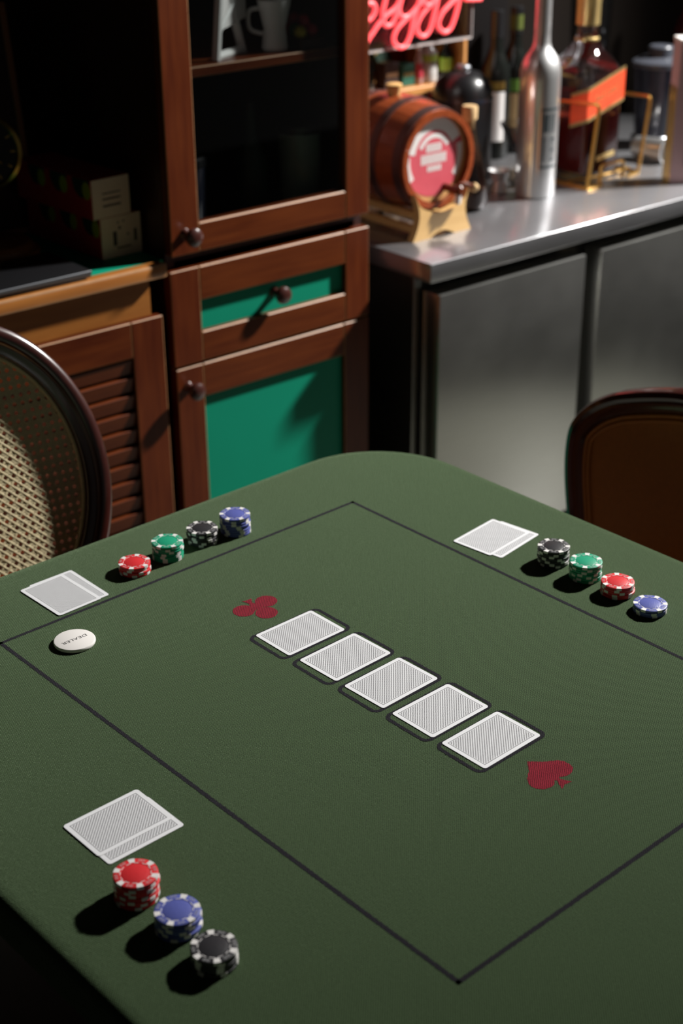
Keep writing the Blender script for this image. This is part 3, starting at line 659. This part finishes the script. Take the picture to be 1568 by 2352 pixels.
# ------------------------------------------------------------------ neon sign
ns = thing('neon_sign', 'red neon script sign on a clear acrylic panel', 'neon sign', (1.5, 1.36, 1.11))
def npart(name, bm, mats, par=ns, **k): return obj(name, bm, mats, par, world=True, **k)
pan = npart('acrylic_panel', box(NB(), 1.10, 1.6785, 1.362, 1.3665, 1.1085, 1.46), 'acrylic', smooth=0)
npart('panel_edge', box(NB(), 1.10, 1.6785, 1.3618, 1.3667, 1.1085, 1.1135), 'acrylic_edge', pan); npart('panel_edge', box(NB(), 1.6775, 1.6795, 1.3618, 1.3667, 1.1137, 1.46), 'acrylic_edge', pan)
S = [[(1.338, 1.262), (1.3420, 1.225), (1.3507, 1.2174), (1.3628, 1.2154), (1.3696, 1.2069), (1.3665, 1.1949), (1.3556, 1.1845), (1.340, 1.180)], [(1.335, 1.125), (1.3533, 1.1467), (1.3606, 1.153), (1.3752, 1.1676), (1.3997, 1.1865), (1.4243, 1.1984), (1.4391, 1.213), (1.446, 1.235)],
 [(1.418, 1.262), (1.405, 1.245), (1.3982, 1.2219), (1.391, 1.2015), (1.3904, 1.1821), (1.3961, 1.1691), (1.4061, 1.1645), (1.4197, 1.1704), (1.4319, 1.1906), (1.444, 1.2179), (1.452, 1.258)], [(1.455, 1.258), (1.4465, 1.2177), (1.4405, 1.2005), (1.4432, 1.186), (1.4546, 1.1786), (1.4722, 1.1815), (1.4923, 1.1958), (1.5072, 1.2124), (1.518, 1.258)],
 [(1.514, 1.258), (1.5021, 1.2128), (1.485, 1.1767), (1.4755, 1.1414), (1.4619, 1.1192), (1.4468, 1.1135), (1.429, 1.1226), (1.4238, 1.1376), (1.4349, 1.1563), (1.4597, 1.1737), (1.4873, 1.1909), (1.5098, 1.2104), (1.526, 1.235)], [(1.545, 1.262), (1.525, 1.250), (1.5149, 1.2117), (1.5177, 1.2025), (1.5268, 1.1972), (1.537, 1.2017), (1.5432, 1.2092), (1.555, 1.24)],
 [(1.570, 1.258), (1.5575, 1.208), (1.548, 1.1762), (1.5347, 1.1428), (1.5168, 1.1309), (1.4999, 1.139), (1.4952, 1.1558), (1.508, 1.1763), (1.5282, 1.1925), (1.5511, 1.2068), (1.575, 1.225)], [(1.637, 1.258), (1.6247, 1.2021), (1.6153, 1.1699), (1.6004, 1.1418), (1.5821, 1.1335), (1.5647, 1.1435), (1.5608, 1.1586), (1.5728, 1.1775), (1.5908, 1.1905), (1.6114, 1.2033), (1.645, 1.222)], [(1.6435, 1.201), (1.6678, 1.1985), (1.695, 1.1970)]]
for i, s_ in enumerate(S):
    npart('neon_tube', tube(NB(), spline([(x, 1.354-.0011*(i % 3), z) for x, z in s_], 6), .0052, 10), 'glowred')
for x, z in ((1.13, 1.44), (1.66, 1.44)):
    npart('standoff', tube(NB(), [(x, 1.3668, z), (x, 1.60, z)], .004, 8), 'alu')

# ------------------------------------------------------------------ bottles and ware on the worktop
t = thing('silver_bottle', 'tall brushed silver bottle with a narrow neck on the steel worktop', 'bottle', (1.6196, 1.0835, CT_Z))
bm = NB(); lathe(bm, [(.042, 0), (.0452, .003), (.0455, .02), (.0455, .262), (.0448, .278), (.042, .293), (.036, .307), (.028, .318), (.0215, .327), (.0185, .338), (.0178, .36), (.0175, .475)], 56); obj('body', bm, 'silver', t)
bm = NB(); lathe(bm, [(.0195, .470), (.0195, .520), (.017, .524)], 28); obj('cap', bm, 'silver', t)
def on_cyl(bm, rr, a0, a1, z0, z1, n=8):
    A = [bm.verts.new((rr*math.cos(a0+(a1-a0)*i/n), rr*math.sin(a0+(a1-a0)*i/n), z0)) for i in range(n+1)]; B = [bm.verts.new((rr*math.cos(a0+(a1-a0)*i/n), rr*math.sin(a0+(a1-a0)*i/n), z1)) for i in range(n+1)]
    for i in range(n): bm.faces.new((A[i], A[i+1], B[i+1], B[i]))
bm = NB(); c0 = math.radians(-104)
for (a0, a1, z0, z1) in ((-.42, .62, .197, .203), (-.42, -.36, .072, .197), (-.42, .62, .070, .076), (-.30, -.02, .150, .190), (.06, .12, .150, .190), (.18, .24, .150, .190), (.30, .36, .150, .190), (-.30, -.24, .085, .140), (.10, .40, .132, .138), (.10, .40, .108, .113), (.10, .40, .085, .090), (.10, .16, .085, .138), (.34, .40, .085, .138), (-.18, -.12, .085, .140)):
    on_cyl(bm, .0457, c0+a0, c0+a1, z0, z1)
obj('dark_print', bm, P('bottle_dark_print', (.045, .06, .065), .4), t, label='dark green frame and lettering print')

# square whisky bottle in a gold wire cradle
wb = thing('whisky_bottle', 'large square amber spirit bottle with a slanted red label', 'bottle', (1.8247, 1.1341, .8160), math.radians(3))
def sq_rings(bm, spec, n=6, cap=True):
    rings = []
    for h, hw, rd in spec: rings.append([bm.verts.new((x, y, h)) for x, y in rrect(-hw, hw, -hw, hw, rd, n)])
    for A, B in zip(rings, rings[1:]):
        for i in range(len(A)): bm.faces.new((A[i], A[(i+1) % len(A)], B[(i+1) % len(A)], B[i]))
    bm.faces.new(list(reversed(rings[0])))
    if cap: bm.faces.new(rings[-1])
hw = .066
bm = NB(); sq_rings(bm, [(0, hw*.93, .012), (.006, hw, .012), (.222, hw, .013), (.241, hw*.965, .022), (.260, hw*.85, .032), (.278, hw*.67, .036), (.293, hw*.49, .030), (.306, .0265, .0264), (.318, .0240, .0239), (.40, .0230, .0229)], cap=False); obj('glass_body', bm, 'bglass', wb)
bm = NB(); sq_rings(bm, [(.008, hw*.90, .010), (.012, hw*.955, .010), (.134, hw*.955, .010)]); obj('liquor', bm, 'amberliq', wb)
bm = NB(); lathe(bm, [(.0285, .300), (.0285, .306), (.026, .308)], 28, cap=False); lathe(bm, [(.0275, .335), (.0275, .385), (.0285, .387), (.0285, .42), (.026, .424)], 28); obj('cap', bm, 'goldfoil', wb)
bm = NB(); prism(bm, [(-hw, .136), (hw, .170), (hw, .236), (-hw, .200)], hw+.0004, hw+.0010, Matrix.Rotation(PI/2, 4, 'X')); lab = obj('red_label', bm, 'redpaper', wb, label='slanted red label with gold borders')
# same band carried round the left face
mx = Matrix(((0, 0, -1, 0), (-1, 0, 0, 0), (0, 1, 0, 0), (0, 0, 0, 1)))
bm = NB(); prism(bm, [(hw, .136), (hw, .200), (.018, .182), (.018, .118)], hw+.0004, hw+.0010, mx); obj('label_wrap', bm, 'redpaper', wb)
for l_, r_ in ((.130, .164), (.200, .236)):
    bm = NB(); prism(bm, [(-hw, l_), (hw, r_), (hw, r_+.0075), (-hw, l_+.0075)], hw+.0006, hw+.0013, Matrix.Rotation(PI/2, 4, 'X')); obj('gold_border', bm, 'goldfoil', lab)
    bm = NB(); prism(bm, [(hw, l_), (hw, l_+.0075), (.018, l_-.0105), (.018, l_-.018)], hw+.0006, hw+.0013, mx); obj('gold_border', bm, 'goldfoil', lab)
bm = NB(); prism(bm, [(-.02, .034), (.045, .040), (.045, .052), (-.02, .046)], hw+.0002, hw+.0006, Matrix.Rotation(PI/2, 4, 'X')); obj('gold_plaque', bm, 'goldfoil', wb)
cu = bpy.data.curves.new('Red Label', 'FONT'); cu.body = 'Red Label'; cu.size = .021; cu.align_x = 'CENTER'; cu.align_y = 'CENTER'; cu.extrude = .0002; cu.shear = .25
to = bpy.data.objects.new('t', cu); COL.objects.link(to); bpy.context.view_layer.update()
me = bpy.data.meshes.new_from_object(to.evaluated_get(bpy.context.evaluated_depsgraph_get())); bpy.data.objects.remove(to)
me.transform(Matrix.Translation((0, -hw-.0012, .188)) @ Matrix.Rotation(PI/2, 4, 'X') @ Matrix.Rotation(math.atan2(.035, .132), 4, 'Z')); me.materials.clear(); me.materials.append(M['goldfoil'])
link('label_lettering', me, lab)
cr = thing('wire_cradle', 'gold wire pouring cradle around the square spirit bottle', 'bottle holder', (1.84, 1.1, CT_Z))
def crpart(name, pts, rad=.0042): obj(name, tube(NB(), pts, rad, 8), 'gold', cr, world=True)
zf = CT_Z+.0042
def rounded(pts, rd=.012, n=5):
    out = [Vector(pts[0])]
    for a, b, c in zip(pts, pts[1:], pts[2:]):
        a, b, c = Vector(a), Vector(b), Vector(c); p = b+(a-b).normalized()*rd; q = b+(c-b).normalized()*rd
        for i in range(n+1):
            t = i/n; out.append((1-t)**2*p+2*t*(1-t)*b+t*t*q)
    return out+[Vector(pts[-1])]
crpart('side_frame', rounded([(1.738, 1.030, zf), (1.738, 1.008, .998), (1.738, 1.135, .990), (1.738, 1.215, zf)]))
crpart('side_frame', rounded([(1.955, 1.060, zf), (1.955, 1.040, .985), (1.955, 1.150, .981), (1.955, 1.215, zf)]))
crpart('foot_bar', [(1.738, 1.030, zf), (1.790, 1.030, zf)]); crpart('foot_bar', [(1.738, 1.215, zf), (1.955, 1.215, zf)]); crpart('foot_bar', [(1.955, 1.060, zf), (1.905, 1.05, zf)])
crpart('base_rail', [(1.738, 1.030, zf), (1.738, 1.215, zf)], .0042); crpart('base_rail', [(1.955, 1.060, zf), (1.955, 1.215, zf)])
crpart('stop_loop', rounded([(1.80, 1.045, zf), (1.80, 1.045, .845), (1.88, 1.045, .848), (1.88, 1.045, zf)]))
for y in (1.090, 1.180): crpart('cross_bar', [(1.738, y, zf+.004), (1.955, y, zf+.004)], .0035)

# pale pink carton at the far right
t = thing('pink_carton', 'tall pale pink carton with a gold edge at the right end of the worktop', 'box', (1.930, .945, CT_Z), -.62)
obj('body', box(NB(), 0, .14, 0, .06, 0, .320, .0015), 'pink', t); obj('gold_edge', box(NB(), -.0012, 0, .001, .059, .001, .22), 'goldfoil', t)
obj('lid', box(NB(), -.001, .141, -.001, .061, .320, .327, .001), 'paper', t); obj('print', box(NB(), .03, .11, -.0006, 0, .04, .18), P('pink_print', (.27, .17, .17), .6), t)
# black dispenser behind the barrel
t = thing('black_canister', 'glossy black domed canister behind the barrel', 'canister', (1.600, 1.308, CT_Z))
bm = NB(); lathe(bm, [(.068, 0), (.072, .004), (.072, .185), (.069, .208), (.060, .230), (.042, .246), (.02, .253)], 44); obj('body', bm, 'black', t)
bm = NB(); lathe(bm, [(.018, .252), (.018, .260), (.014, .264)], 20); obj('lid_knob', bm, 'alu', t); bm = NB(); lathe(bm, [(.0723, .186), (.0728, .190), (.0718, .194)], 44, cap=False); obj('lid_seam', bm, 'bluegrey', t)
# wine bottles
def wineb(lab, x, y, body_h, extra):
    t = thing('wine_bottle', lab, 'bottle', (x, y, CT_Z), 0, 'dark wine bottles at the wall')
    bm = NB(); lathe(bm, [(.034, 0), (.0375, .004), (.0375, body_h), (.035, body_h+.02), (.022, body_h+.05), (.015, body_h+.07), (.0145, body_h+.15)], 36); obj('body', bm, 'wine', t)
    bm = NB(); lathe(bm, [(.0158, body_h+.09), (.0158, body_h+.152), (.013, body_h+.154)], 24); obj('foil', bm, 'black', t)
    if extra != 'white': bm = NB(); lathe(bm, [(.0162, body_h+.10), (.0162, body_h+.135)], 24, cap=False); obj('neck_label', bm, P('neck_label', (.07, .09, .01), .5), t)
    bm = NB()
    if extra == 'white': on_cyl(bm, .0379, math.radians(-175), math.radians(-95), .045, .165, 10); obj('paper_label', bm, 'paper', t); bm = NB(); on_cyl(bm, .0379, math.radians(-175), math.radians(-95), .17, .19, 10); obj('tan_band', bm, 'brass', t)
    else: on_cyl(bm, .0379, math.radians(-175), math.radians(-120), .03, .15, 10); obj('paper_label', bm, 'cork', t); bm = NB(); on_cyl(bm, .0379, math.radians(-175), math.radians(-110), .155, .185, 10); obj('green_band', bm, P('green_band', (.10, .22, .02), .5), t)
wineb('dark wine bottle with a tall white label behind the silver bottle', 1.822, 1.420, .20, 'white')
wineb('dark wine bottle with a green band half hidden by the silver bottle', 1.905, 1.435, .20, 'green')
t = thing('dark_backdrop', 'added matt black appliance against the wall behind the wine bottles', 'backdrop', (1.86, 1.545, CT_Z))  # plain dark panel added to blacken this stretch of wall
obj('backdrop_panel', box(NB(), -.085, .085, -.045, .04, .012, .58, .008, 2), P('matt_black', (.004, .003, .003), .9, spec=.1), t); obj('base', box(NB(), -.08, .08, -.042, .038, 0, .012), 'rubber', t)
t = thing('red_carton', 'slim orange-red carton between shelf box and black appliance', 'box', (1.735, 1.52, CT_Z)); obj('body', box(NB(), -.018, .022, -.03, .03, 0, .33, .001), P('orange_red_card', (.40, .03, .01), .5), t); obj('lid', box(NB(), -.0185, .0225, -.0305, .0305, .33, .345, .001), 'redbox', t)
# cocktail glass and jigger between barrel and silver bottle
t = thing('cocktail_glass', 'clear tilted cocktail glass left of the silver bottle', 'glass', (1.672, 1.180, CT_Z))
bm = NB(); lathe(bm, [(.034, 0), (.034, .002), (.006, .006), (.004, .01), (.004, .06), (.008, .066), (.030, .095), (.052, .140), (.051, .140), (.028, .094), (.004, .068)], 36, cap=False); obj('bowl_and_stem', bm, 'bglass', t)
t = thing('steel_jigger', 'small steel measuring cup on the worktop left of the silver bottle', 'jigger', (1.575, 1.155, CT_Z))
bm = NB(); lathe(bm, [(.020, 0), (.022, .002), (.014, .028), (.018, .034), (.026, .052), (.025, .052), (.014, .032)], 28, cap=False); lathe(bm, [(.0, .036), (.018, .036)], 28, cap=False); obj('cup', bm, 'silver', t)
# smoked blender jug and glassware at the right rear
t = thing('blender_jug', 'smoked grey blender jug with a lid behind the pink carton', 'jug', (2.225, 1.235, CT_Z))
bm = NB(); lathe(bm, [(.052, .03), (.056, .06), (.066, .19), (.067, .20)], 36); obj('jug', bm, 'bluegrey', t); bm = NB(); lathe(bm, [(.060, 0), (.060, .022), (.052, .03)], 36); obj('base', bm, 'alu', t)
bm = NB(); lathe(bm, [(.069, .20), (.069, .212), (.05, .222), (.032, .224), (.032, .246), (.028, .250)], 36); obj('lid', bm, P('grey_lid', (.06, .065, .08), .3), t)
t = thing('glass_vase', 'tall clear glass vase behind the square spirit bottle', 'vase', (2.14, 1.40, CT_Z))
bm = NB(); lathe(bm, [(.03, 0), (.038, .004), (.042, .10), (.050, .26), (.054, .38), (.053, .38), (.048, .26), (.040, .1), (.034, .008)], 36, cap=False); obj('body', bm, 'bglass', t)
t = thing('red_decanter', 'dark red glass bottle at the back wall by the blender', 'bottle', (2.60, 1.44, CT_Z))
bm = NB(); lathe(bm, [(.04, 0), (.045, .005), (.045, .22), (.03, .27), (.016, .31), (.015, .38)], 32); obj('body', bm, P('dark_red_glass', (.05, .003, .004), .08, coat=.5), t); bm = NB(); lathe(bm, [(.017, .375), (.017, .40), (.013, .404)], 20); obj('stopper', bm, 'alu', t)
t = thing('steel_shaker', 'steel strainer cup lying at the rear of the worktop', 'shaker', (2.075, 1.17, CT_Z+.030), .3)
bm = NB(); lathe(bm, [(.024, 0), (.026, .004), (.030, .09), (.028, .09), (.022, .008)], 28, orient((0, 0, 0), (-.2, -1, .0)), cap=False); obj('cup', bm, 'silver', t)

# ------------------------------------------------------------------ caned chair
Q = Vector((.0318, .55, .7658)); ry = math.radians(-6); rc = math.radians(18)
cu_, cv_ = -.113, -.004
U_ = Vector((math.cos(ry), math.sin(ry), 0)); NBk = Vector((-math.sin(ry), math.cos(ry), 0)); V_ = Vector((0, 0, 1))*math.cos(rc)+NBk*math.sin(rc); W_ = U_.cross(V_)      # W_ towards the table
Cc = Q+U_*cu_+V_*cv_
MB = Matrix(((U_.x, V_.x, W_.x, Cc.x), (U_.y, V_.y, W_.y, Cc.y), (U_.z, V_.z, W_.z, Cc.z), (0, 0, 0, 1)))
ch = thing('caned_chair', 'dark wooden armless chair with an oval caned back', 'chair', (Cc.x, .36, 0))
def chpart(name, bm, mats, **k): return obj(name, bm, mats, ch, world=True, **k)
def oval(a, b, n=72): return [(a*math.cos(2*PI*i/n), b*math.sin(2*PI*i/n)) for i in range(n)]
oa, ob, ia, ib = .2095, .2440, .172, .2045; fw = oa-ia
sect = [(0, -.010), (0, .008), (.002, .0105), (.012, .0115), (.0138, .0128)]
sect += [(.0255+.0120*math.cos(math.radians(q)), .0095+.0105*math.sin(math.radians(q))) for q in range(155, -61, -18)]
sect += [(.034, -.014), (.006, -.016)]
bm = NB(); rings = [[bm.verts.new(MB @ Vector((x, y, h))) for x, y in oval(ia+t_, ib+t_*(ob-ib)/fw, 96)] for t_, h in sect]
for i in range(len(rings)):
    A, B = rings[i], rings[(i+1) % len(rings)]
    for j in range(96): bm.faces.new((A[j], A[(j+1) % 96], B[(j+1) % 96], B[j]))
chpart('back_frame', bm, 'chairwood', label='glossy oval mahogany back frame', smooth=60)
# cane webbing: real strands, two by two plus diagonals
pz = .0124; bm = NB(); ea, eb = ia+.003, ib+.003
def strand(bm, p, q, wd, lift, per, ph, amp=.00022, n=None):
    L_ = math.hypot(q[0]-p[0], q[1]-p[1])
    if L_ < .006: return
    n = max(2, int(L_/(per/4))); tx, ty = (q[0]-p[0])/L_, (q[1]-p[1])/L_; nx, ny = -ty, tx; prev = None
    for i in range(n+1):
        s_ = L_*i/n; x = p[0]+tx*s_; y = p[1]+ty*s_; z = lift+amp*math.sin(2*PI*s_/per+ph)
        cur = [bm.verts.new(MB @ Vector((x+nx*wd*k, y+ny*wd*k, z+dz))) for k, dz in ((-.5, 0), (-.25, .00028), (.25, .00028), (.5, 0))]
        if prev:
            for j in range(3): bm.faces.new((prev[j], prev[j+1], cur[j+1], cur[j]))
        prev = cur
def clip(px, py, tx, ty):      # line p + s t inside the ellipse
    A = (tx/ea)**2+(ty/eb)**2; B = 2*(px*tx/ea**2+py*ty/eb**2); C = (px/ea)**2+(py/eb)**2-1; D = B*B-4*A*C
    if D <= 0: return None
    s0, s1 = (-B-math.sqrt(D))/2/A, (-B+math.sqrt(D))/2/A; return (px+tx*s0, py+ty*s0), (px+tx*s1, py+ty*s1)
for k in range(-17, 18):
    for off in (-.00158, .00158):
        c = clip(k*pz+off, 0, 0, 1)
        if c: strand(bm, *c, .00285, -.0040, pz*2, k*PI)
        c = clip(0, k*pz+off, 1, 0)
        if c: strand(bm, *c, .00285, -.0037, pz*2, k*PI+PI/2)
for k in range(-30, 31):
    c = clip(0, (k+.5)*pz, .70711, .70711)
    if c: strand(bm, *c, .0029, -.00338, pz*1.41421, 0)
    c = clip(0, (k+.5)*pz, .70711, -.70711)
    if c: strand(bm, *c, .0029, -.00315, pz*1.41421, 0)
o = chpart('cane_webbing', bm, 'cane', smooth=0, label='woven natural cane webbing'); o['kind'] = 'stuff'
bm = NB(); tube(bm, [MB @ Vector((x, y, -.002)) for x, y in oval(ia-.002, ib-.002)], .0032, 8, True); chpart('cane_edge_spline', bm, 'cane')
SZc = .46; sc_c = Vector((Cc.x+.03, .40, 0))
bm = NB(); prism(bm, [(x+sc_c.x, y+sc_c.y-.06) for x, y in rrect(-.215, .215, -.20, .20, .10, 8)], SZc-.05, SZc-.015); chpart('seat_frame', bm, 'chairwood')
bm = NB(); prism(bm, [(x+sc_c.x, y+sc_c.y-.06) for x, y in rrect(-.19, .19, -.175, .175, .085, 8)], SZc-.015, SZc+.012); chpart('seat_pad', bm, 'leather')
for sx in (-.17, .17):
    bm = NB(); tube(bm, [(sc_c.x+sx, .19, 0), (sc_c.x+sx, .19, .30), (sc_c.x+sx, .19, SZc-.05)], [.013, .019, .022], 14); chpart('leg', bm, 'chairwood')
    bm = NB(); tube(bm, [(sc_c.x+sx*.95, .60, 0), (sc_c.x+sx*.9, .545, .24), (sc_c.x+sx*.85, .52, SZc-.03), (sc_c.x+sx*.55, .51, SZc+.055), tuple(MB @ Vector((sx*.55, -.20, -.004)))], [.014, .018, .020, .017, .014], 14); chpart('leg', bm, 'chairwood')

# ------------------------------------------------------------------ leather-backed chair
lc = thing('leather_chair', 'dark wooden chair with a brown leather back beyond the far right cards', 'chair', (.60, -.01, 0))
def lcp(name, bm, mats, **k): return obj(name, bm, mats, lc, world=True, **k)
LX, LY, HWc = .800, -.010, .250
ML = Matrix(((0, math.sin(.10), -math.cos(.10), LX), (-1, 0, 0, LY), (0, math.cos(.10), math.sin(.10), .50), (0, 0, 0, 1)))     # local x -> -Y, y -> up, z -> towards the table
_h = [(-.82, -.06), (-.86, .0), (-.906, .063), (-.9695, .127), (-.997, .1706), (-.998, .2085), (-.970, .233), (-.901, .257), (-.807, .2787), (-.694, .2964), (-.596, .3075), (-.402, .3242), (-.187, .3385), (0, .3435)]
_half = [(v.x*HWc, v.y) for v in spline([(x, y, 0) for x, y in _h], 5)]
_base = _half+[(-x, y) for x, y in reversed(_half[:-1])]
def backpoly(ins):
    out = []; n = len(_base)
    for i, (x, y) in enumerate(_base):
        a_, b_ = _base[max(i-1, 0)], _base[min(i+1, n-1)]; t = Vector((b_[0]-a_[0], b_[1]-a_[1])).normalized()
        out.append((x+t.y*ins, max(y-t.x*ins, ins*.8-.06)))
    return out
bm = NB(); secs = [(0, -.018), (0, .004), (.004, .012), (.012, .015), (.018, .011), (.024, .013), (.033, .012), (.038, .006), (.038, -.018)]; rings = []
for ins, h in secs: rings.append([bm.verts.new(ML @ Vector((x, y, h))) for x, y in backpoly(ins)])
nn = len(rings[0])
for i in range(len(rings)):
    A, B = rings[i], rings[(i+1) % len(rings)]
    for j in range(nn): bm.faces.new((A[j], A[(j+1) % nn], B[(j+1) % nn], B[j]))
lcp('back_frame', bm, 'chairwood', label='moulded dark mahogany back frame')
bm = NB(); prism(bm, backpoly(.037), -.012, .004, ML); lcp('back_pad', bm, 'leather')
for ins in (.041, .049): bm = NB(); tube(bm, [ML @ Vector((x, y, .0055)) for x, y in backpoly(ins)], .0034, 8, True); lcp('piping', bm, 'piping')
bm = NB(); prism(bm, [(x+.57, y+LY) for x, y in rrect(-.20, .215, -.215, .215, .07, 8)], .39, .44); lcp('seat_frame', bm, 'chairwood')
bm = NB(); prism(bm, [(x+.57, y+LY) for x, y in rrect(-.18, .195, -.195, .195, .06, 8)], .44, .472); lcp('seat_pad', bm, 'leather')
for sy in (-.185, .185):
    bm = NB(); tube(bm, [(.40, LY+sy, 0), (.40, LY+sy, .25), (.40, LY+sy, .39)], [.013, .02, .024], 14); lcp('leg', bm, 'chairwood')
    bm = NB(); tube(bm, [(.85, LY+sy*1.05, 0), (.805, LY+sy, .20), (.775, LY+sy, .40), (.790, LY+sy*1.08, .475)], [.014, .02, .022, .018], 14); lcp('leg', bm, 'chairwood')
